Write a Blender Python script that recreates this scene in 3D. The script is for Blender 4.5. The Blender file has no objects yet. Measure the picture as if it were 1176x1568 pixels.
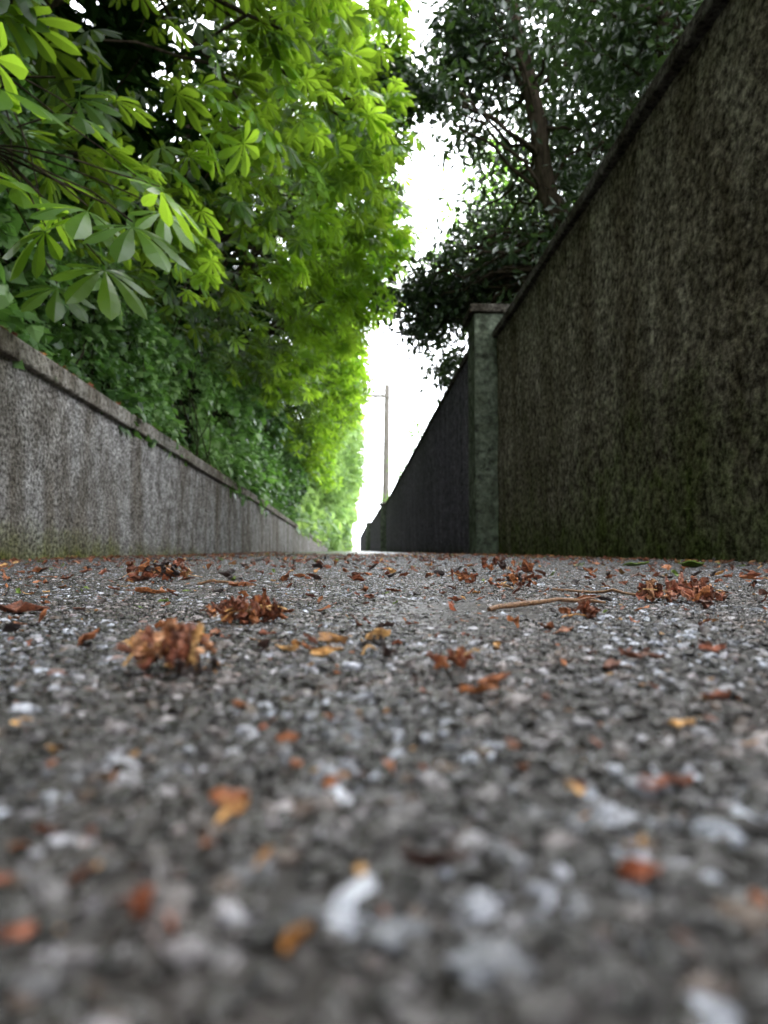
import bpy, math, numpy as np
from mathutils import Vector
R=np.random.RandomState(7)
sc=bpy.context.scene
COL=sc.collection
# ---------------------------------------------------------------- helpers
def empty(name,loc=(0,0,0)):
    o=bpy.data.objects.new(name,None); o.location=loc; COL.objects.link(o); return o
def mesh_obj(name,verts,faces,mat=None,parent=None,attrs=None,smooth=False):
    verts=np.asarray(verts,dtype=np.float32); faces=np.asarray(faces,dtype=np.int32)
    me=bpy.data.meshes.new(name)
    M,k=faces.shape
    me.vertices.add(len(verts)); me.vertices.foreach_set('co',verts.ravel())
    me.loops.add(M*k); me.loops.foreach_set('vertex_index',faces.ravel())
    me.polygons.add(M); me.polygons.foreach_set('loop_start',np.arange(0,M*k,k,dtype=np.int32))
    me.polygons.foreach_set('loop_total',np.full(M,k,dtype=np.int32))
    me.polygons.foreach_set('use_smooth',np.full(M,smooth,dtype=bool))
    me.update(calc_edges=True)
    if attrs:
        for n,a in attrs.items():
            a=np.asarray(a,dtype=np.float32)
            if a.ndim==1:
                at=me.attributes.new(n,'FLOAT','POINT'); at.data.foreach_set('value',a)
            else:
                at=me.attributes.new(n,'FLOAT_COLOR','POINT'); at.data.foreach_set('color',a.ravel())
    if mat: me.materials.append(mat)
    o=bpy.data.objects.new(name,me); COL.objects.link(o)
    if parent: o.parent=parent
    return o
class Geo:
    def __init__(s): s.v=[];s.f=[];s.n=0;s.c=[]
    def add(s,v,f,c=None):
        v=np.asarray(v,float); s.v.append(v); s.f.append(np.asarray(f,int)+s.n); s.n+=len(v)
        if c is not None:
            c=np.asarray(c,float)
            s.c.append(np.tile(c,(len(v),1)) if c.ndim==1 and c.size>1 else (np.full(len(v),float(c)) if c.ndim==0 else c))
    def obj(s,name,mat,parent=None,attr=None,smooth=False):
        a={attr:np.concatenate(s.c)} if attr else None
        return mesh_obj(name,np.concatenate(s.v),np.concatenate(s.f),mat,parent,a,smooth)
def rotm(yaw,pitch,roll):
    yaw,pitch,roll=[np.asarray(a,float) for a in (yaw,pitch,roll)]
    cy,sy,cp,sp,cr,sr=np.cos(yaw),np.sin(yaw),np.cos(pitch),np.sin(pitch),np.cos(roll),np.sin(roll)
    z=np.zeros_like(cy);o=np.ones_like(cy)
    Rz=np.stack([cy,-sy,z,sy,cy,z,z,z,o],-1).reshape(-1,3,3)
    Ry=np.stack([cp,z,sp,z,o,z,-sp,z,cp],-1).reshape(-1,3,3)
    Rx=np.stack([o,z,z,z,cr,-sr,z,sr,cr],-1).reshape(-1,3,3)
    return Rz@Ry@Rx
def scatter(tv,tf,pos,rot,size,tone):
    N=len(pos);n=len(tv)
    v=np.einsum('nij,kj->nki',rot,tv)*size[:,None,None]+pos[:,None,:]
    f=tf[None]+ (np.arange(N)*n)[:,None,None]
    return v.reshape(-1,3),f.reshape(-1,tf.shape[1]),np.repeat(tone,n)
_nv=[(R.randn(3),R.rand()*6.28) for _ in range(7)]
def nz(p,s):
    p=np.asarray(p,float); r=0
    for i,(d,ph) in enumerate(_nv):
        r=r+np.sin((p@d)*s*(1+.35*i)+ph+1.3*np.sin((p@_nv[(i+3)%7][0])*s*.6))
    return r/3.2
def tube(pts,rad,k=8):
    pts=np.asarray(pts,float); n=len(pts)
    rad=np.broadcast_to(rad,(n,))
    t=np.gradient(pts,axis=0); t/=np.linalg.norm(t,axis=1)[:,None]+1e-9
    ref=np.array([0.31,.87,.1]) if abs(t[:,2]).mean()>.7 else np.array([0.05,.1,1.])
    a=np.cross(t,ref); a/=np.linalg.norm(a,axis=1)[:,None]+1e-9
    b=np.cross(t,a)
    th=np.linspace(0,2*np.pi,k,endpoint=False)
    v=pts[:,None]+rad[:,None,None]*(a[:,None]*np.cos(th)[None,:,None]+b[:,None]*np.sin(th)[None,:,None])
    f=[]
    for i in range(n-1):
        for j in range(k):
            j2=(j+1)%k; f.append((i*k+j,i*k+j2,(i+1)*k+j2,(i+1)*k+j))
    return v.reshape(-1,3),np.array(f)
def curve(a,b,sag,n=9,jit=.06):
    a=np.array(a,float);b=np.array(b,float);t=np.linspace(0,1,n)[:,None]
    p=a+(b-a)*t; p[:,2]+=(sag*4*t*(1-t))[:,0]
    L=np.linalg.norm(b-a)
    w=np.cumsum(R.randn(n,3),0)*jit*L/n**.5; w-=w[0]+(w[-1]-w[0])*t
    return p+w
def box(x0,x1,y0,y1,z0,z1):
    v=[(x,y,z) for z in (z0,z1) for x,y in ((x0,y0),(x1,y0),(x1,y1),(x0,y1))]
    f=[(0,3,2,1),(4,5,6,7),(0,1,5,4),(1,2,6,5),(2,3,7,6),(3,0,4,7)]
    return np.array(v,float),np.array(f)
def bevel(o,w,seg=2):
    m=o.modifiers.new('bevel','BEVEL'); m.width=w; m.segments=seg; m.limit_method='ANGLE'
# ---------------------------------------------------------------- node helpers
def newmat(name):
    m=bpy.data.materials.new(name); m.use_nodes=True
    nt=m.node_tree; nt.nodes.clear()
    out=nt.nodes.new('ShaderNodeOutputMaterial'); return m,nt,out
def N(nt,t,**kw):
    n=nt.nodes.new(t)
    for k,v in kw.items(): n.inputs[k.replace('__',' ')].default_value=v
    return n
def ramp(nt,src,stops):
    r=nt.nodes.new('ShaderNodeValToRGB'); e=r.color_ramp.elements
    e[0].position,e[0].color=stops[0][0],(*stops[0][1],1); e[1].position,e[1].color=stops[-1][0],(*stops[-1][1],1)
    for p,c in stops[1:-1]:
        x=e.new(p); x.color=(*c,1)
    nt.links.new(src,r.inputs[0]); return r.outputs[0]
def mix(nt,fac,a,b,mode='MIX'):
    m=nt.nodes.new('ShaderNodeMix'); m.data_type='RGBA'; m.blend_type=mode
    for s,i in ((fac,0),(a,6),(b,7)):
        if hasattr(s,'links'): nt.links.new(s,m.inputs[i])
        else: m.inputs[i].default_value=(s if i==0 else (*s,1))
    return m.outputs[2]
def math_(nt,op,a,b=0.,clamp=False):
    m=nt.nodes.new('ShaderNodeMath'); m.operation=op; m.use_clamp=clamp
    for s,i in ((a,0),(b,1)):
        if hasattr(s,'links'): nt.links.new(s,m.inputs[i])
        else: m.inputs[i].default_value=s
    return m.outputs[0]
def pos(nt,scale=(1,1,1)):
    g=nt.nodes.new('ShaderNodeNewGeometry'); mp=nt.nodes.new('ShaderNodeMapping'); mp.inputs['Scale'].default_value=scale
    nt.links.new(g.outputs['Position'],mp.inputs[0]); return mp.outputs[0],g
def noise(nt,vec,s,d=4,r=.55):
    n=N(nt,'ShaderNodeTexNoise',Scale=s,Detail=d,Roughness=r); nt.links.new(vec,n.inputs['Vector']); return n.outputs['Fac']
def bump(nt,h,dist,st=1.,prev=None):
    b=N(nt,'ShaderNodeBump',Strength=st,Distance=dist); nt.links.new(h,b.inputs['Height'])
    if prev: nt.links.new(prev,b.inputs['Normal'])
    return b.outputs[0]
def principled(nt,out,col,rough=.8,nrm=None,spec=.5):
    p=nt.nodes.new('ShaderNodeBsdfPrincipled')
    if hasattr(col,'links'): nt.links.new(col,p.inputs['Base Color'])
    else: p.inputs['Base Color'].default_value=(*col,1)
    p.inputs['Roughness'].default_value=rough
    p.inputs['Specular IOR Level'].default_value=spec
    if nrm: nt.links.new(nrm,p.inputs['Normal'])
    nt.links.new(p.outputs[0],out.inputs[0]); return p
def diffuse(nt,out,col,nrm=None):
    p=nt.nodes.new('ShaderNodeBsdfDiffuse')
    if hasattr(col,'links'): nt.links.new(col,p.inputs['Color'])
    else: p.inputs['Color'].default_value=(*col,1)
    p.inputs['Roughness'].default_value=.6
    if nrm: nt.links.new(nrm,p.inputs['Normal'])
    nt.links.new(p.outputs[0],out.inputs[0]); return p
# ---------------------------------------------------------------- materials
def leaf_mat(name,dark,mid,light,trans,tf=.5,rough=.4,tdark=.4,plain=False):
    m,nt,out=newmat(name)
    at=nt.nodes.new('ShaderNodeAttribute'); at.attribute_name='tone'
    g=nt.nodes.new('ShaderNodeNewGeometry')
    t=math_(nt,'ADD',at.outputs['Fac'],math_(nt,'MULTIPLY',math_(nt,'SUBTRACT',g.outputs['Random Per Island'],.5),.3),True)
    c=ramp(nt,t,[(0,dark),(.5,mid),(1,light)])
    if plain: diffuse(nt,out,c); return m
    p=nt.nodes.new('ShaderNodeBsdfPrincipled'); nt.links.new(c,p.inputs['Base Color']); p.inputs['Roughness'].default_value=rough
    tr=nt.nodes.new('ShaderNodeBsdfTranslucent'); nt.links.new(mix(nt,t,tuple(x*tdark for x in trans),trans),tr.inputs[0])
    ms=nt.nodes.new('ShaderNodeMixShader'); ms.inputs[0].default_value=tf
    nt.links.new(p.outputs[0],ms.inputs[1]); nt.links.new(tr.outputs[0],ms.inputs[2]); nt.links.new(ms.outputs[0],out.inputs[0])
    return m
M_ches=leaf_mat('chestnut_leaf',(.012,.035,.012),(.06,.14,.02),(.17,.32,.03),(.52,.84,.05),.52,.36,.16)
M_inner=leaf_mat('shaded_leaf',(.008,.02,.007),(.02,.045,.012),(.05,.09,.02),(.1,.2,.02),plain=True)  # crown-interior shade painted in as a much darker leaf colour
M_ivy=leaf_mat('ivy_leaf',(.02,.055,.018),(.10,.20,.06),(.28,.42,.16),(.25,.55,.08),.35,.38)
M_oak=leaf_mat('evergreen_leaf',(.012,.022,.014),(.024,.042,.022),(.05,.08,.03),(.09,.17,.03),.2,.28)
M_lite=leaf_mat('light_leaf',(.05,.12,.02),(.09,.2,.03),(.15,.3,.05),(.32,.6,.06),.5,.45)
M_far=leaf_mat('hazy_distant_leaf',(.04,.10,.03),(.14,.25,.08),(.26,.40,.14),(.50,.75,.18),.45,.5,.3)  # paler than near leaves: distance haze put into the colour

def bark_mat(name,c0,c1):
    m,nt,out=newmat(name); v,_=pos(nt,(1,1,.25)); n=noise(nt,v,22,3)
    diffuse(nt,out,ramp(nt,n,[(.3,c0),(.7,c1)]),bump(nt,n,.02,.8)); return m
M_bark=bark_mat('bark',(.02,.016,.012),(.07,.055,.04))

def wall_mat(name,c_dark,c_mid,c_light,moss_h,moss_amt,moss_c,pscale=70,stain=(.5,.45,.38),far_fade=None,edge=(.3,.7)):
    m,nt,out=newmat(name); v,g=pos(nt)
    sep=nt.nodes.new('ShaderNodeSeparateXYZ'); nt.links.new(g.outputs['Position'],sep.inputs[0])
    n1=noise(nt,v,pscale*.55,4,.7); n2=noise(nt,v,9,4,.7); n3=noise(nt,v,1.6,2,.6)
    grain=n1
    c=ramp(nt,grain,[(.36,c_dark),(.49,c_mid),(.66,c_light)])
    vs,_=pos(nt,(1,2.2,.5)); st=noise(nt,vs,1.4,3,.6)
    c=mix(nt,.8,c,ramp(nt,st,[(.36,stain),(.62,(1,1,1))]),'MULTIPLY')
    c=mix(nt,.75,c,ramp(nt,n2,[(.36,(.40,.38,.35)),(.60,(1.25,1.25,1.25))]),'MULTIPLY')
    hz=math_(nt,'DIVIDE',sep.outputs[2],moss_h)
    if far_fade: hz=math_(nt,'ADD',hz,math_(nt,'DIVIDE',math_(nt,'MAXIMUM',math_(nt,'SUBTRACT',sep.outputs[1],far_fade),0),9.))
    mm=math_(nt,'SUBTRACT',math_(nt,'ADD',math_(nt,'MULTIPLY',n3,1.5),math_(nt,'MULTIPLY',n2,2.2)),hz)
    mf=ramp(nt,math_(nt,'ADD',mm,moss_amt-.35),[(edge[0],(0,0,0)),(edge[1],(1,1,1))])
    mossc=ramp(nt,n1,[(.40,tuple(x*.16 for x in moss_c)),(.62,moss_c)])
    c=mix(nt,math_(nt,'MULTIPLY',mf,.82),c,mossc)
    h=math_(nt,'ADD',grain,math_(nt,'MULTIPLY',n2,1.2))
    diffuse(nt,out,c,bump(nt,h,.025,1.))
    return m
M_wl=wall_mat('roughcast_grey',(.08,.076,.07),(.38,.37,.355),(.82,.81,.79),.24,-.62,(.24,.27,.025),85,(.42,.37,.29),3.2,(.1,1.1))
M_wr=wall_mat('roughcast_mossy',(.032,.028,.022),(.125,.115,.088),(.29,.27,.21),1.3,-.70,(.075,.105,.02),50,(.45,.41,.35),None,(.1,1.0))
M_wf=wall_mat('roughcast_dark',(.04,.036,.044),(.12,.112,.135),(.21,.20,.235),.5,-1.0,(.03,.045,.02),62,(.6,.6,.6))  # dark roughcast, with a purplish lens-haze tint put into its colour
M_pil=wall_mat('algae_concrete',(.06,.066,.053),(.12,.138,.11),(.17,.19,.15),3.0,-1.35,(.08,.15,.08),24,(.55,.58,.5),None,(.0,1.3))
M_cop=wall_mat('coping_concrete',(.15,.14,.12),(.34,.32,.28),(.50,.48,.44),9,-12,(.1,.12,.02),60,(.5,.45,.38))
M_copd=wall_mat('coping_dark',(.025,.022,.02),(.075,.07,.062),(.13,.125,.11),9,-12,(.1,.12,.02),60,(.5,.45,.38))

m,nt,out=newmat('asphalt'); v,g=pos(nt)
n1=noise(nt,v,260,4,.75); n2=noise(nt,v,7,2)
c=ramp(nt,n1,[(.37,(.014,.012,.011)),(.53,(.05,.047,.045)),(.68,(.26,.26,.27))])
c=mix(nt,.7,c,ramp(nt,n2,[(.38,(.6,.48,.38)),(.6,(1,1,1))]),'MULTIPLY')
principled(nt,out,c,.36,bump(nt,n1,.004,1.),.6); M_asph=m
m,nt,out=newmat('aggregate'); v,g=pos(nt)
c=ramp(nt,g.outputs['Random Per Island'],[(0,(.009,.008,.007)),(.46,(.024,.020,.017)),(.60,(.065,.06,.06)),(.73,(.16,.17,.195)),(.80,(.11,.07,.045)),(.92,(.36,.385,.45)),(.99,(.66,.70,.80)),(1,(.22,.10,.07))])  # bluish-white stops paint sky glints into the palest stones
n1=noise(nt,v,650,2,.7); nb=noise(nt,v,9,3,.6)
c=mix(nt,.7,c,ramp(nt,n1,[(.38,(.3,.28,.27)),(.58,(1,1,1))]),'MULTIPLY')
c=mix(nt,.75,c,ramp(nt,nb,[(.42,(.55,.38,.27)),(.56,(1,1,1))]),'MULTIPLY')
principled(nt,out,c,.26,bump(nt,n1,.0014,.9),.65); M_agg=m
m,nt,out=newmat('soil'); v,g=pos(nt); n1=noise(nt,v,6,4,.7)
diffuse(nt,out,ramp(nt,n1,[(.3,(.02,.025,.012)),(.55,(.035,.06,.015)),(.8,(.06,.05,.03))]),bump(nt,n1,.05)); M_soil=m
m,nt,out=newmat('dried_plant_matter'); v,g=pos(nt); at=nt.nodes.new('ShaderNodeAttribute'); at.attribute_name='col'
n1=noise(nt,v,380,3,.7)
c=mix(nt,.85,at.outputs['Color'],ramp(nt,n1,[(.35,(.22,.14,.12)),(.62,(1.15,1.1,1.05))]),'MULTIPLY')
principled(nt,out,c,.5,bump(nt,n1,.0015,.9),.4); M_lit=m
m,nt,out=newmat('pole_timber'); v,g=pos(nt,(1,1,.1)); n1=noise(nt,v,30,3)
diffuse(nt,out,ramp(nt,n1,[(.3,(.12,.105,.09)),(.7,(.24,.22,.2))])); M_pole=m
m,nt,out=newmat('ceramic'); principled(nt,out,(.3,.28,.26),.3); M_cer=m
m,nt,out=newmat('cable'); principled(nt,out,(.02,.02,.02),.6); M_cab=m

# ---------------------------------------------------------------- ground + path
PZ=.004
mesh_obj('ground',[(-600,-600,0),(600,-600,0),(600,600,0),(-600,600,0)],[(0,1,2,3)],M_soil)
ys=np.concatenate([np.linspace(-14,12,160),np.linspace(12.5,120,60)]); xs=np.linspace(-1.72,1.62,48)
X,Y=np.meshgrid(xs,ys); P=np.stack([X,Y,np.zeros_like(X)],-1).reshape(-1,3)
P[:,2]=PZ+.0012*nz(P,9)
nx=len(xs);ny=len(ys)
i,j=np.meshgrid(np.arange(ny-1),np.arange(nx-1),indexing='ij'); a=(i*nx+j).ravel()
path=mesh_obj('path',P,np.stack([a,a+1,a+nx+1,a+nx],-1),M_asph,smooth=True)
def ico():
    import bmesh
    bm=bmesh.new(); bmesh.ops.create_icosphere(bm,subdivisions=1,radius=1)
    if len(bm.verts)<40:
        bm.free(); bm=bmesh.new(); bmesh.ops.create_icosphere(bm,subdivisions=2,radius=1)
    v=np.array([x.co for x in bm.verts]); f=np.array([[q.index for q in p.verts] for p in bm.faces]); bm.free(); return v,f
T=.36
def stones(seed,name):
    r=np.random.RandomState(seed); v1,f1=ico(); n1=len(v1)
    def batch(k,xy,s,el,flat,zc,jit):
        q=np.tile(v1,(k,1,1))*(1+r.uniform(-jit,jit,(k,n1,1)))
        q=q*np.stack([s*el[0],s*el[1],s*flat],-1)[:,None,:]
        q=np.einsum('nij,nkj->nki',rotm(r.uniform(0,6.28,k),r.normal(0,.18,k),r.normal(0,.18,k)),q)
        q[:,:,:2]+=xy[:,None,:]; q[:,:,2]+=zc[:,None]
        f=f1[None]+(np.arange(k)*n1)[:,None,None]
        return q.reshape(-1,3),f.reshape(-1,3)
    g=80; step=T/g
    A,B=np.meshgrid(np.arange(g),np.arange(g)); xy=np.stack([A.ravel(),B.ravel()],-1)+.5
    xy=(xy+r.uniform(-.6,.6,xy.shape))*step; k=len(xy)
    s=np.where(r.rand(k)<.8,r.uniform(.0012,.0027,k),r.uniform(.0025,.0040,k))
    a,fa=batch(k,xy,s,(r.uniform(.8,1.5,k),r.uniform(.7,1.,k)),r.uniform(.4,.65,k),PZ+r.uniform(-.0005,.0004,k),.28)
    k=3500
    s=r.uniform(.0004,.0010,k)
    b,fb=batch(k,r.rand(k,2)*T,s,(np.full(k,1.2),np.ones(k)),np.full(k,.8),PZ+.0006+r.uniform(0,.0006,k),.3)
    return mesh_obj(name,np.concatenate([a,b]),np.concatenate([fa,fb+len(a)]),M_agg,path)
first=[stones(1,'aggregate'),stones(2,'aggregate')]
meshes=[o.data for o in first]; cnt=0
for iy in range(-2,20):
    for ix in range(-5,5):
        x=ix*T+.0; y=iy*T
        if x<-1.66-.3 or x+T>1.9: continue
        if cnt<2: o=first[cnt]
        else:
            o=bpy.data.objects.new('aggregate',meshes[R.randint(2)]); COL.objects.link(o); o.parent=path
        cnt+=1
        q=R.randint(4); o.rotation_euler=(0,0,q*math.pi/2)
        off=[(0,0),(T,0),(T,T),(0,T)][q]; o.location=(x+off[0],y+off[1],0)

# ---------------------------------------------------------------- walls
def wall(name,st,H0,thick,side,mat,cop_mat,cop_h,over,zb=-.05,amp=.004):
    par=empty(name)
    st=np.array(st,float)
    yy=np.arange(st[0,0],st[-1,0]+.001,.12 if st[-1,0]-st[0,0]<22 else .4); yy[-1]=st[-1,0]
    xf=np.interp(yy,st[:,0],st[:,1]); H=np.interp(yy,st[:,0],st[:,2])-cop_h
    nh=22; V=[]
    hs=np.linspace(0,1,nh)
    for y,x,h in zip(yy,xf,H):
        for t in hs: V.append((x,y,zb+(h-zb)*t))
        V.append((x+side*thick,y,h)); V.append((x+side*thick,y,zb))
    V=np.array(V); k=nh+2
    V[:,0]+=amp*nz(V,3.)
    F=[]
    for i in range(len(yy)-1):
        for j in range(k):
            j2=(j+1)%k; F.append((i*k+j,i*k+j2,(i+1)*k+j2,(i+1)*k+j))
    g=Geo(); g.add(V,F)
    g.obj('render_face',mat,par,smooth=False)
    g=Geo()
    L=1.9 if cop_h>.09 else 1.1
    y=st[0,0]
    while y<st[-1,0]-.05:
        y1=min(y+L,st[-1,0]); gap=.004
        b,f=box(0,1,y,y1-gap,0,1)
        xx=np.interp(b[:,1],st[:,0],st[:,1]); hh=np.interp(b[:,1],st[:,0],st[:,2])
        lo=-over; hi=thick+over; dj=R.uniform(-.003,.003)
        b[:,0]=xx+side*np.where(b[:,0]<.5,lo+dj,hi); b[:,2]=hh-cop_h+.002+b[:,2]*cop_h+R.uniform(-.003,.003)
        g.add(b,f); y=y1
    c=g.obj('coping',cop_mat,par); bevel(c,.012)
    return par
wall('boundary_wall',[(-14,-1.66,1.17),(2,-1.65,1.10),(7,-1.64,1.02),(12.3,-1.63,.95),(34,-1.62,.52),(44,-1.6,.45)],0,.22,-1,M_wl,M_cop,.11,.035)
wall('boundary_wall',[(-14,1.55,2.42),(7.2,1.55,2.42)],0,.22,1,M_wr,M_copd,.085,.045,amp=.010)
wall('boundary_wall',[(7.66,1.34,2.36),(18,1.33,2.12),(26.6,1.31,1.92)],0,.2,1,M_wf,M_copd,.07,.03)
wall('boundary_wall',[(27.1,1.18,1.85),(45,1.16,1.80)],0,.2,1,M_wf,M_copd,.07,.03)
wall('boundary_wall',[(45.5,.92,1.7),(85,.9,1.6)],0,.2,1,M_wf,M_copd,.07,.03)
def pillar(x0,x1,y0,y1,h,cap=.09):
    par=empty('wall_pillar',(0,0,0))
    g=Geo(); v,f=box(x0,x1,y0,y1,-.05,h); g.add(v,f); o=g.obj('shaft',M_pil,par); bevel(o,.015)
    g=Geo(); v,f=box(x0-.05,x1+.05,y0-.05,y1+.05,h+.002,h+cap); g.add(v,f)
    v,f=box(x0-.01,x1+.01,y0-.01,y1+.01,h+cap+.002,h+cap+.06); v[4:,0]=(v[4:,0]-(x0+x1)/2)*.4+(x0+x1)/2; v[4:,1]=(v[4:,1]-(y0+y1)/2)*.4+(y0+y1)/2
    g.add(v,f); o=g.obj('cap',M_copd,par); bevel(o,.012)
pillar(1.31,1.79,7.21,7.65,2.62); pillar(1.10,1.54,26.62,27.08,1.82); pillar(.88,1.36,45.02,45.48,1.78)

# bank behind left wall
ys=np.linspace(-16,90,140); xs=np.array([-1.875,-2.1,-2.5,-3.2,-4.5,-7,-12,-30]); hz=np.array([.92,1.0,1.15,1.4,1.8,2.3,2.8,3.])
X,Y=np.meshgrid(xs,ys); Z=np.tile(hz,(len(ys),1))*np.interp(ys,[0,34,60],[1,.5,.4])[:,None]
P=np.stack([X,Y,Z],-1).reshape(-1,3); P[:,2]+=.05*nz(P,2)*(P[:,0]<-2.2)
nx=len(xs);ny=len(ys); i,j=np.meshgrid(np.arange(ny-1),np.arange(nx-1),indexing='ij'); a=(i*nx+j).ravel()
mesh_obj('bank',P,np.stack([a,a+1,a+nx+1,a+nx],-1),M_soil,smooth=True)

# ---------------------------------------------------------------- leaf templates
def leaflet(L,W,S,prof,droop=.25,fold=.18):
    t=np.linspace(0,1,S+1); w=np.interp(t,prof[0],prof[1])*W/2
    v=[];f=[]
    for i in range(S+1):
        x=t[i]*L; z=-droop*L*t[i]**2
        v+=[(x,-w[i],z-w[i]*fold*2),(x,0,z),(x,w[i],z-w[i]*fold*2)]
    for i in range(S):
        a=i*3; f+=[(a,a+3,a+4,a+1),(a+1,a+4,a+5,a+2)]
    return np.array(v,float),np.array(f)
OBO=([0,.2,.45,.7,.87,1],[.06,.30,.72,1,.7,.0])
def palm(nl,S,droop=.3):
    V=[];F=[];n=0
    for k,a in enumerate(np.linspace(-2.15,2.15,nl)):
        sc_=1-.38*(abs(a)/2.15)**1.5
        v,f=leaflet(sc_,.38*sc_,S,OBO,droop+.12*R.rand())
        v=v+[.03,0,0]
        c,s=math.cos(a),math.sin(a)
        v=v@np.array([[c,s,0],[-s,c,0],[0,0,1]]); V.append(v);F.append(f+n);n+=len(v)
    v,f=tube([(-.75,0,.12),(-.35,0,.08),(0,0,0)],.012,3); V.append(v);F.append(f+n)
    return np.concatenate(V),np.concatenate(F)
P_hi=palm(7,6); P_mid=palm(7,3)
def palm_low():
    V=[];F=[];n=0
    for a in np.linspace(-2,2,5):
        s=1-.15*abs(a); v=np.array([(0,0,0),(.62*s,-.2*s,-.14),(s,0,-.35),(.62*s,.2*s,-.14)])
        c,q=math.cos(a),math.sin(a); v=v@np.array([[c,q,0],[-q,c,0],[0,0,1]]); V.append(v);F.append(np.array([[0,1,2,3]])+n);n+=4
    return np.concatenate(V),np.concatenate(F)
P_low=palm_low()
IVY=(np.array([(0,0,0),(.15,-.45,-.05),(.55,-.3,0),(1,0,-.12),(.55,.3,0),(.15,.45,-.05),(.4,0,.07)],float),np.array([(0,1,2,6),(6,2,3,4),(0,6,4,5)]))
OAK=leaflet(1,.48,2,([0,.5,1],[.1,1,0]),.15,.15)

# ---------------------------------------------------------------- chestnut trees on left
eh=[1.2,1.6,2.2,3,4,5,6,7,8,9,10]; ex=[-2.0,-1.8,-1.55,-1.1,-.5,.05,.25,.1,-.2,-.9,-2.2]
def edge(y,h):
    q=np.stack([y*0,y,h],-1)
    e=np.interp(h,eh,ex)+(.38+.012*y)*nz(q,.8)+.18*nz(q,2.7)
    e=e+.95*np.exp(-((y-10.3)/3.0)**2)*np.exp(-((h-4.8)/1.3)**2)
    e=e-.9*np.abs(np.cos((y-14.5)*math.pi/8.))**6*(y>11)
    e=np.minimum(e,np.interp(h,[5,6,7,8],[1.1,.60,.05,-.1])+.18*nz(q,1.9))
    return np.minimum(e,np.interp(y,[0,5,8,14,30,70],[0,.1,.8,1.1,.75,.4])+.2*nz(q,2.2))
def ches_sample(n,y0,y1,h0,h1,dm):
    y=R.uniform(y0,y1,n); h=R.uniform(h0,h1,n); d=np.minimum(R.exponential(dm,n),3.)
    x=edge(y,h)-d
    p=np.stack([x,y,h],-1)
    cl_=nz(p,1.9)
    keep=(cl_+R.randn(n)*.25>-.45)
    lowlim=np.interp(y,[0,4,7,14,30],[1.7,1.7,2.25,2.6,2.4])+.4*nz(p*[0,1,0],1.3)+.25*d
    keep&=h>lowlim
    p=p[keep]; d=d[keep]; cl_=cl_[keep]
    tone=np.clip(.60+.32*cl_+R.randn(len(p))*.14-.34*d-.50*np.clip(-.8-p[:,0],0,1.3)+.12*np.clip((p[:,1]-4)/6,0,1),0,1)  # shade painted into leaf tone: darker deep in the crown and far left
    yaw=R.normal(-.35,1.0,len(p)); pitch=R.normal(.5,.35,len(p)); roll=R.normal(0,.35,len(p))
    return p,rotm(yaw,pitch,roll),tone
TZ=[(-9,0,2600,P_low,.28),(0,8,6400,P_hi,.19),(8,16,8000,P_mid,.2),(16,26,8000,P_low,.24),(26,40,8000,P_low,.28),(40,75,8000,P_low,.38)]
trees=[]
for ti,(y0,y1,n,tpl,sz) in enumerate(TZ):
    par=empty('horse_chestnut_tree')
    p,r,t=ches_sample(n,y0,y1,1.2,9.8,.5)
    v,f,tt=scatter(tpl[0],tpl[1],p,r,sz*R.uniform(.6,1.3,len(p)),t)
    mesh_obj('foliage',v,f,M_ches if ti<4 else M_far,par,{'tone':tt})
    k=4200 if ti<4 else 2000
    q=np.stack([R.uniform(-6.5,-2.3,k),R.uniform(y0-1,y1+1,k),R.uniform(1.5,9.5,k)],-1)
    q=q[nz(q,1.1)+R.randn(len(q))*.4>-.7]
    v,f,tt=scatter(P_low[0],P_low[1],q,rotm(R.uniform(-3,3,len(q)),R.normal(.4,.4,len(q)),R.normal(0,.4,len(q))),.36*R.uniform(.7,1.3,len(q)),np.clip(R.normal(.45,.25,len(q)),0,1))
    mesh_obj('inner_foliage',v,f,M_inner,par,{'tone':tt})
    g=Geo(); cy=(y0+y1)/2+.5; bx=-3.4
    trk=curve((bx,cy,.6),(bx+.3,cy+.2,8.5),0,12,.04)
    v,f=tube(trk,np.linspace(.3,.07,12),10); g.add(v,f)
    for b in range(34 if 0<ti<3 else 12):
        a=trk[R.randint(3,11)]; e=p[R.randint(len(p))]
        if abs(e[1]-a[1])>5: continue
        c=curve(a,e,.35,10,.07); v,f=tube(c,np.linspace(.055,.008,10),6); g.add(v,f)
        for w in range(3):
            s=c[R.randint(4,9)]; e2=s+R.randn(3)*[.5,.7,.4]; v,f=tube(curve(s,e2,.05,5,.08),np.linspace(.014,.004,5),5); g.add(v,f)
    g.obj('trunk_and_branches',M_bark,par,smooth=True); trees.append(par)
near=[(-.80,2.45,1.22,.27,-.6,.55),(-.98,2.5,1.30,.27,-1.3,.5),(-1.13,2.5,1.22,.25,-2.2,.5),(-.72,2.5,1.38,.24,.1,.45),(-.95,2.6,1.12,.26,-1.0,.8),
(-1.25,2.7,1.45,.28,-.7,.35),(-1.3,2.5,1.75,.27,-.4,.3),(-1.15,2.8,1.85,.26,-1.,.4),(-1.45,2.9,1.6,.27,-.9,.4),(-1.4,2.6,1.95,.25,-.2,.3),(-1.0,3.1,1.75,.25,-.3,.5),(-.85,3.0,1.55,.24,-.2,.6),(-1.2,3.3,1.35,.24,-.8,.7),(-1.3,3.0,1.2,.23,-1.2,.7)]
A=np.array(near)
v,f,tt=scatter(P_hi[0],P_hi[1],A[:,:3],rotm(A[:,4],A[:,5],R.randn(len(A))*.25),A[:,3]*.9,np.clip(R.normal(.55,.15,len(A)),0,1))
mesh_obj('overhanging_foliage',v,f,M_ches,trees[1],{'tone':tt})
g=Geo()
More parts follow.
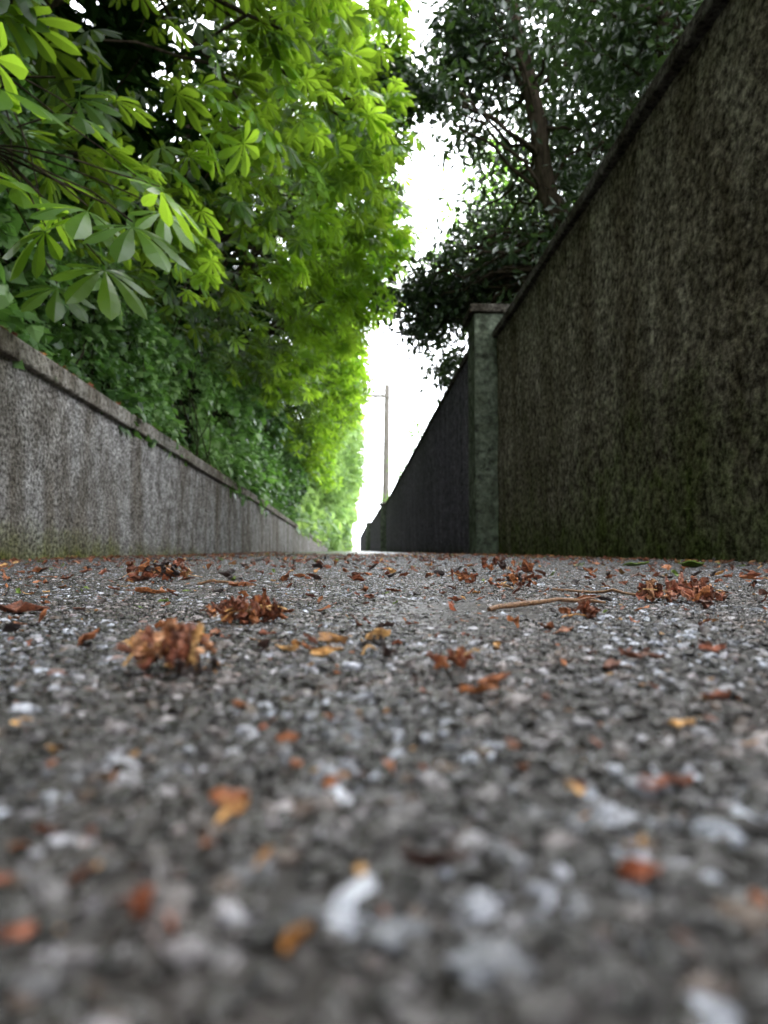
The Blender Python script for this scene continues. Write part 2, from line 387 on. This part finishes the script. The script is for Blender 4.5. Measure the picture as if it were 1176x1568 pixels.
for c,r0 in ((curve((-3.3,4.0,2.6),(-.95,2.6,1.38),.15,10,.04),.018),(curve((-3.2,4.2,2.9),(-1.2,2.7,1.95),.1,10,.04),.018)):
    v,f=tube(c,np.linspace(r0,.004,10),6); g.add(v,f)
    for q in A[:,:3]:
        if np.linalg.norm(q-c[-1])<.6:
            v,f=tube(curve(c[-3],q+[0,0,.02],.03,5,.03),np.linspace(.005,.003,5),5); g.add(v,f)
g.obj('overhanging_branch',M_bark,trees[1],smooth=True)

# ---------------------------------------------------------------- ivy / hedge above left wall
def hedge(n,y0,y1,size,mat,name,hmax,endmass=False):
    y=R.uniform(y0,y1,n); t=R.rand(n)
    base=np.interp(y,[2,34,44,45,60],[1.0,.5,.4,0,0])
    h=base+t*hmax
    q=np.stack([y*0,y,h],-1)
    x=-1.84-.34*t+.30*nz(q,1.5)+.10*nz(q,5)-R.exponential(.10,n)+np.interp(y,[6,20],[0,.35])*t
    if endmass: x=x+np.interp(y,[y0,y1],[.1,1.35])+.35*nz(q,.7)
    else:
        x=np.where(t<.08,np.minimum(x+.08,-1.68),x)
        x=np.where(h<base+.12,np.minimum(x,-1.62),x)
    p=np.stack([x,y,h],-1)
    cl_=nz(p,3.1)
    keep=cl_+R.randn(n)*.3>-.45
    p=p[keep]
    tone=np.clip(.45+.36*nz(p,1.1)+.30*cl_[keep]+R.randn(len(p))*.2,0,1)
    v,f,tt=scatter(IVY[0],IVY[1],p,rotm(R.normal(-.3,1.,len(p)),R.normal(.7,.5,len(p)),R.normal(0,.5,len(p))),size*R.choice([.7,.9,1.2,2.2],len(p),p=[.35,.33,.22,.10]),tone)
    return mesh_obj(name,v,f,mat,None,{'tone':tt})
hd=hedge(30000,.0,9,.062,M_ivy,'ivy_hedge',1.9)
hedge(22000,9,20,.095,M_ivy,'ivy_hedge',2.6)
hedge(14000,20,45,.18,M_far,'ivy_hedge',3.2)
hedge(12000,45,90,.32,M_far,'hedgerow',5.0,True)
g=Geo()
for k in range(220):
    y=R.uniform(.5,12); a=(-2.1+R.randn()*.1,y,1.0); e=(-1.95-R.rand()*.5,y+R.randn()*.4,1.2+R.rand()*2)
    v,f=tube(curve(a,e,.0,7,.12),np.linspace(.008,.002,7),4); g.add(v,f)
g.obj('stems',M_bark,hd)

# ---------------------------------------------------------------- evergreen tree on right
def crown(ells,nclump,per,sz,tpl,rad,tone0,seed):
    r=np.random.RandomState(seed); P=[];C=[]
    for (c,rr,w) in ells:
        k=max(1,int(nclump*w)); d=r.randn(k,3); d/=np.linalg.norm(d,axis=1)[:,None]; rr_=r.rand(k)**.45
        C.append(np.array(c)+d*rr_[:,None]*np.array(rr))
    C=np.concatenate(C)
    for c in C:
        m_=int(per*r.uniform(.5,1.4)); P.append(c+r.randn(m_,3)*rad*np.array([1,1,.75])*r.uniform(.6,1.2))
    P=np.concatenate(P); n=len(P)
    tone=np.clip(tone0+.15*nz(P,1.5)+r.randn(n)*.15,0,1)
    v,f,tt=scatter(tpl[0],tpl[1],P,rotm(r.uniform(-3.14,3.14,n),r.normal(.35,.6,n),r.normal(0,.6,n)),sz*r.uniform(.6,1.25,n),tone)
    return C,P,v,f,tt
par=empty('evergreen_oak_tree')
ells=[((3.65,9.6,6.4),(2.35,2.6,3.0),.50),((1.28,10.2,3.85),(.70,.7,.55),.085),((2.2,9.8,4.1),(1.0,1.2,.9),.12),((3.3,6.2,5.2),(1.3,1.5,1.1),.14),
      ((1.55,8.2,6.4),(.55,.9,.8),.06),((.65,7.4,5.2),(.42,.3,.2),.018),((3.0,8.2,3.6),(1.2,1.0,.8),.09),((2.9,8.5,8.2),(1.4,2.,1.4),.09),((1.75,11.2,3.1),(.35,.5,.35),.02)]
C,P,v,f,tt=crown(ells,500,92,.13,OAK,.21,.45,3)
mesh_obj('foliage',v,f,M_oak,par,{'tone':tt})
g=Geo()
t1=np.array([(3.2,8.6,0),(3.0,8.5,1.5),(2.7,8.2,3.0),(2.45,8.0,4.2),(2.2,7.9,5.2),(2.0,8.1,6.4),(1.9,8.3,7.6)])
t2=np.array([(3.3,7.0,0),(3.2,6.6,2),(3.05,6.3,3.6),(3.0,6.1,5.0),(3.15,6.2,6.5),(3.4,6.5,8)])
t3=np.array([(3.0,8.5,1.5),(3.2,8.6,3.0),(3.6,8.7,4.6),(3.9,9.2,6.4),(4.2,9.6,8)])
allp=[]
for t,r0 in ((t1,.19),(t2,.20),(t3,.15)):
    s=np.linspace(0,len(t)-1,16); tp=np.stack([np.interp(s,range(len(t)),t[:,k]) for k in range(3)],-1)+R.randn(16,3)*.03
    v,f=tube(tp,np.linspace(r0,.06,16),10); g.add(v,f); allp.append(tp[5:])
allp=np.concatenate(allp)
for ci,c in enumerate(C):
    if ci%2: continue
    d=np.linalg.norm((allp-c)*[1,1,1.3]+[0,0,.5],axis=1); s=allp[np.argsort(d)[R.randint(0,3)]]
    cc=curve(s,c,.1*R.randn()+.12,9,.09); v,f=tube(cc,np.linspace(.028,.006,9),5); g.add(v,f)
    for w in range(2):
        s2=cc[R.randint(4,9)]; v,f=tube(curve(s2,c+R.randn(3)*.25,.03,5,.08),np.linspace(.008,.003,5),4); g.add(v,f)
g.obj('trunk_and_branches',M_bark,par,smooth=True)
par=empty('evergreen_oak_tree')
C,P,v,f,tt=crown([((4.2,-3,6.0),(2.4,4.5,2.8),1.)],130,50,.24,OAK,.4,.4,13)
mesh_obj('foliage',v,f,M_oak,par,{'tone':tt})
g=Geo(); tr=curve((4.4,-3,0),(4.2,-3,7.5),0,10,.03); v,f=tube(tr,np.linspace(.25,.06,10),8); g.add(v,f)
for c in C[::2]: v,f=tube(curve(tr[R.randint(4,9)],c,.2,8,.06),np.linspace(.05,.01,8),5); g.add(v,f)
g.obj('trunk_and_branches',M_bark,par,smooth=True)
par=empty('sycamore_tree')
ells=[((4.4,18,8.6),(2.2,2.5,2.4),.6),((5.5,16,6),(2.5,2,2),.4)]
C,P,v,f,tt=crown(ells,80,90,.2,OAK,.5,.6,5)
mesh_obj('foliage',v,f,M_lite,par,{'tone':tt})
g=Geo(); tr=curve((5,18,0),(4.7,18,9),0,10,.03); v,f=tube(tr,np.linspace(.22,.05,10),8); g.add(v,f)
for c in C: v,f=tube(curve(tr[R.randint(4,9)],c,.2,8,.06),np.linspace(.05,.01,8),5); g.add(v,f)
g.obj('trunk_and_branches',M_bark,par,smooth=True)
par=empty('garden_shrub')
C,P,v,f,tt=crown([((1.5,15.5,2.75),(.35,.8,.5),.28),((1.5,20,2.45),(.3,1.5,.5),.3),((1.45,32,2.2),(.4,4,.5),.4)],34,30,.10,OAK,.15,.5,9)
mesh_obj('foliage',v,f,M_lite,par,{'tone':tt})
g=Geo()
for c in C:
    b0=(1.75,c[1],.2); v,f=tube(curve(b0,(1.72,c[1],2.2),.0,5,.02),np.linspace(.02,.01,5),4); g.add(v,f)
    v,f=tube(curve((1.72,c[1],2.15),c,.05,5,.05),np.linspace(.01,.004,5),4); g.add(v,f)
g.obj('stems',M_bark,par)

# ---------------------------------------------------------------- utility pole
par=empty('utility_pole'); px,py=1.62,33.0
g=Geo(); v,f=tube([(px-.08,py,0),(px,py,4),(px+.05,py,8.15)],[.18,.16,.13],12); g.add(v,f); g.obj('post',M_pole,par,smooth=True)
g=Geo(); v,f=box(px-1.05,px+.15,py-.17,py-.08,7.5,7.64); g.add(v,f)
v,f=tube([(px-.55,py-.12,7.5),(px,py-.12,7.0)],.02,6); g.add(v,f); o=g.obj('crossarm',M_pole,par)
g=Geo()
for dx in (-.98,-.6,-.2):
    v,f=tube([(px+dx,py-.125,7.64),(px+dx,py-.125,7.68),(px+dx,py-.125,7.72),(px+dx,py-.125,7.8)],[.02,.05,.03,.045],8); g.add(v,f)
g.obj('insulators',M_cer,par)
g=Geo()
for dx,ex_ in ((-.98,.2),(.0,1.9)):
    v,f=tube(curve((px+dx,py,7.8 if dx else 8.0),(px+ex_,-5,8.2),-.6,20,0),.007,4); g.add(v,f)
g.obj('wires',M_cab,par)

# ---------------------------------------------------------------- litter
def patch(c,L,W,yaw,tilt,curl,nl=5,nw=4,crk=.3):
    s=np.linspace(0,1,nl+1);w=np.linspace(-1,1,nw+1)
    V=[]
    for a in s:
        pw=(math.sin(math.pi*min(1,.12+a*.85))**.6)*W/2*(1+R.uniform(-.35,.25)); off=R.randn()*W*.08
        for b in w:
            th=b*curl
            yy=pw*math.sin(th)/max(curl,.01)+off; zz=pw*(1-math.cos(th))/max(curl,.01)
            V.append(((a-.5)*L+R.randn()*crk*L*.12, yy+R.randn()*crk*W*.15, zz+R.randn()*crk*W*.3+ .3*L*(a-.5)**2))
    V=np.array(V); k=nw+1; n0=len(V)
    F=[(i*k+j,i*k+j+1,(i+1)*k+j+1,(i+1)*k+j) for i in range(nl) for j in range(nw)]
    F=np.array(F); top=V+[0,0,.05*W]
    V=np.concatenate([V,top]); F2=F[:,::-1]+n0
    rim=[i for i in range(nw+1)]+[i*k+nw for i in range(1,nl+1)]+[nl*k+j for j in range(nw-1,-1,-1)]+[i*k for i in range(nl-1,0,-1)]
    Rm=np.array([(rim[i],rim[(i+1)%len(rim)],rim[(i+1)%len(rim)]+n0,rim[i]+n0) for i in range(len(rim))])
    V=V@rotm(yaw,tilt[0],tilt[1])[0].T
    V[:,2]-=V[:,2].min(); V+=np.array([c[0],c[1],c[2]])
    return V,np.concatenate([F,F2,Rm])
ST=PZ+.0008
RED=[(.26,.075,.03),(.19,.06,.026),(.33,.12,.045),(.14,.05,.025),(.40,.15,.05),(.30,.10,.05)]
TAN=[(.55,.32,.11),(.62,.38,.15),(.48,.24,.07)]
DRK=[(.03,.02,.018),(.05,.026,.02)]
PINK=[(.50,.22,.14),(.62,.36,.2),(.36,.13,.08),(.6,.3,.15)]
def cc(L): return (*np.clip(np.array(L[R.randint(len(L))])*R.uniform(.7,1.25),0,1),1)
def clump(name,x,y,r,h,n,cols,fr=.5):
    g=Geo()
    for k in range(n):
        a=R.rand()*6.28; q=R.rand()**.6; z=R.rand()*h*(1-q*.6)
        v,f=patch((x+r*q*math.cos(a),y+r*q*.7*math.sin(a),ST+z),r*fr*R.uniform(.5,1.1),r*fr*R.uniform(.35,.8),R.rand()*6.28,(R.randn()*.8,R.randn()*.9),R.uniform(.6,2.0),crk=.45)
        g.add(v,f,cc(cols))
    for k in range(n//8):
        a=np.array([x,y,ST+h*.4]); e=a+[R.uniform(-1,1)*r*1.4,R.uniform(-1,1)*r,R.uniform(-.3,.4)*h]; e[2]=max(e[2],ST)
        v,f=tube(curve(a,e,h*.2,6,.1),.0005,5); g.add(v,f,cc(TAN))
    return g.obj(name,M_lit,None,'col',smooth=False)
clump('dried_blossom',-.069,.262,.0165,.019,62,RED+PINK+PINK+PINK+TAN,.55)
clump('dried_blossom',-.066,.43,.024,.016,44,RED,.5)
clump('dried_blossom',.155,.45,.014,.005,9,RED,.8)
clump('dried_blossom',.288,.59,.038,.016,50,RED+PINK,.42)
clump('dried_blossom',-.285,1.02,.045,.025,34,RED+DRK,.5)
clump('dried_blossom',.04,.262,.011,.008,12,RED,.7)
clump('dried_blossom',.010,.292,.008,.009,10,DRK,.7)
clump('dried_blossom',.15,.93,.020,.020,10,RED+DRK,.7)
clump('dried_blossom',.185,.78,.022,.014,14,RED+DRK,.6)
clump('dried_blossom',.30,1.3,.05,.024,16,RED+DRK,.5)
clump('dried_blossom',-.055,.250,.007,.007,9,DRK,.8)
clump('dried_blossom',-.02,.30,.007,.006,5,RED+TAN,.9)
def twig(name,a,b,r):
    g=Geo(); c=curve((a[0],a[1],ST+r),(b[0],b[1],ST+r+.001),.002,12,.05); c[:,2]=np.maximum(c[:,2],ST+r*.8)
    v,f=tube(c,np.linspace(r,r*.6,12)*(1+R.rand(12)*.3),7); g.add(v,f,(.26,.15,.08,1))
    for k in (4,8):
        v,f=tube(curve(c[k],c[k]+[R.randn()*.01,.006+R.rand()*.01,.003],0,4,.05),np.linspace(r*.6,r*.3,4),5); g.add(v,f,(.22,.1,.05,1))
    return g.obj(name,M_lit,None,'col',smooth=True)
twig('twig',(.100,.50),(.205,.55),.0019)
twig('twig',(.225,.76),(.285,.64),.0018)
twig('twig',(-.20,.9),(-.12,.86),.0018)
g=Geo()
hand=[(-.011,.295,.013,.006,.1,TAN),(.039,.215,.013,.006,-.7,RED),(.048,.232,.012,.006,.3,RED),(.085,.175,.007,.005,.2,TAN),(.0575,.130,.0075,.005,.4,RED),(.0625,.130,.005,.005,1.2,RED),
(-.020,.121,.006,.004,1.,TAN),(-.022,.126,.007,.004,.3,RED),(.040,.096,.006,.004,.3,RED),(.113,.39,.012,.007,.8,RED),(-.235,.5,.036,.018,.2,RED),(.12,.28,.020,.008,.1,RED),(.10,.262,.015,.007,1,RED),
(.0,.15,.005,.003,.3,DRK),(-.032,.20,.007,.004,1.3,RED),(-.015,.165,.005,.004,.5,RED),(.012,.098,.012,.005,.5,DRK),(-.03,.31,.008,.005,.2,TAN),(.02,.40,.010,.006,.2,DRK),(.11,.205,.012,.005,.5,RED),
(-.14,.86,.028,.014,.4,RED),(.09,.6,.014,.008,.2,RED),(.045,.75,.016,.008,.2,RED),(-.21,.72,.028,.012,.2,RED),(.16,.30,.014,.007,.2,RED)]
for x,y,L,W,yw,cl in hand:
    v,f=patch((x,y,ST),L,W,yw,(R.randn()*.12,R.randn()*.25),R.uniform(.5,1.5)); g.add(v,f,(*cl[R.randint(len(cl))],1))
for k in range(4300):
    u=R.rand()
    if u<.07: y=R.uniform(.3,1.2); x=R.uniform(-.6,.6)*y*1.05
    elif u<.62:
        y=.7+R.rand()**1.2*8; x=R.uniform(-1.6,1.5)
    else:
        y=R.uniform(.5,14); x=(-1.62+R.exponential(.12)) if R.rand()<.45 else (1.52-R.exponential(.15))
    L=R.uniform(.004,.014)*(1.0 if y<1 else 1.7+.12*y)
    r=R.rand(); col=cc(RED) if r<.70 else (cc(TAN) if r<.80 else (cc(DRK) if r<.96 else (.16,.26,.04,1)))
    v,f=patch((x,y,ST),L,L*R.uniform(.3,.7),R.rand()*6.28,(R.randn()*.3,R.randn()*.4),R.uniform(.6,1.8),3,2,.5); g.add(v,f,col)
for k in range(1000):
    y=.08+R.rand()**1.2*2.2; x=R.uniform(-.6,.6)*y*1.1
    L=R.uniform(.001,.004); col=cc(RED+TAN+DRK)
    v,f=patch((x,y,ST),L,L*R.uniform(.4,1),R.rand()*6.28,(R.randn()*.3,R.randn()*.3),R.uniform(.4,1.6),2,2,.5); g.add(v,f,col)
for k in range(900):
    y=R.uniform(1.5,14); H=np.interp(y,[2,7,12.3,34],[1.10,1.02,.95,.52]); x=-1.61-abs(R.randn())*.05
    L=R.uniform(.02,.05); col=cc(TAN+RED+[(.25,.3,.06)])
    v,f=patch((x-.02,y,H+.003),L,L*.6,R.rand()*6.28,(R.randn()*.3,R.randn()*.3),R.uniform(.2,1.2),3,2); g.add(v,f,col)
g.obj('leaf_litter',M_lit,None,'col')
g=Geo()
for x,y,L in ((.88,1.75,.09),(.80,1.9,.07),(1.1,2.2,.06)):
    v,f=patch((x,y,ST),L,L*.5,R.rand()*3,(.1,.2),.5,6,4,.06); g.add(v,f,(.2,.36,.04,1))
g.obj('fallen_leaf',M_lit,None,'col',smooth=True)

# ---------------------------------------------------------------- light
w=bpy.data.worlds.new('World'); sc.world=w; w.use_nodes=True; nt=w.node_tree; nt.nodes.clear()
out=nt.nodes.new('ShaderNodeOutputWorld'); bg=nt.nodes.new('ShaderNodeBackground'); bg.inputs[1].default_value=.15
sky=nt.nodes.new('ShaderNodeTexSky'); sky.sky_type='NISHITA'; sky.sun_disc=False
EL,AZ=math.radians(58),math.radians(28)
sky.sun_elevation=EL; sky.sun_rotation=AZ; sky.dust_density=4; sky.air_density=1
hs=N(nt,'ShaderNodeHueSaturation',Saturation=.15,Value=1.); nt.links.new(sky.outputs[0],hs.inputs['Color'])
nt.links.new(mix(nt,.85,hs.outputs[0],(56,57.5,62)),bg.inputs[0]); nt.links.new(bg.outputs[0],out.inputs[0])
L=bpy.data.lights.new('sun','SUN'); L.energy=1.5; L.angle=math.radians(14); L.color=(1,.96,.88)
so=bpy.data.objects.new('sun',L); COL.objects.link(so)
d=Vector((math.sin(AZ)*math.cos(EL),math.cos(AZ)*math.cos(EL),math.sin(EL)))
so.rotation_euler=d.to_track_quat('Z','Y').to_euler()

# ---------------------------------------------------------------- camera
cam=bpy.data.cameras.new('camera'); co=bpy.data.objects.new('camera',cam); COL.objects.link(co); sc.camera=co
co.location=(0,0,.050); co.rotation_euler=(math.radians(90+3.23),0,math.radians(-2.63))
cam.sensor_width=36; cam.lens=24; cam.clip_start=.005; cam.clip_end=2000
cam.dof.use_dof=True; cam.dof.focus_distance=.75; cam.dof.aperture_fstop=9
sc.view_settings.view_transform='Standard'; sc.view_settings.look='None'; sc.view_settings.exposure=0
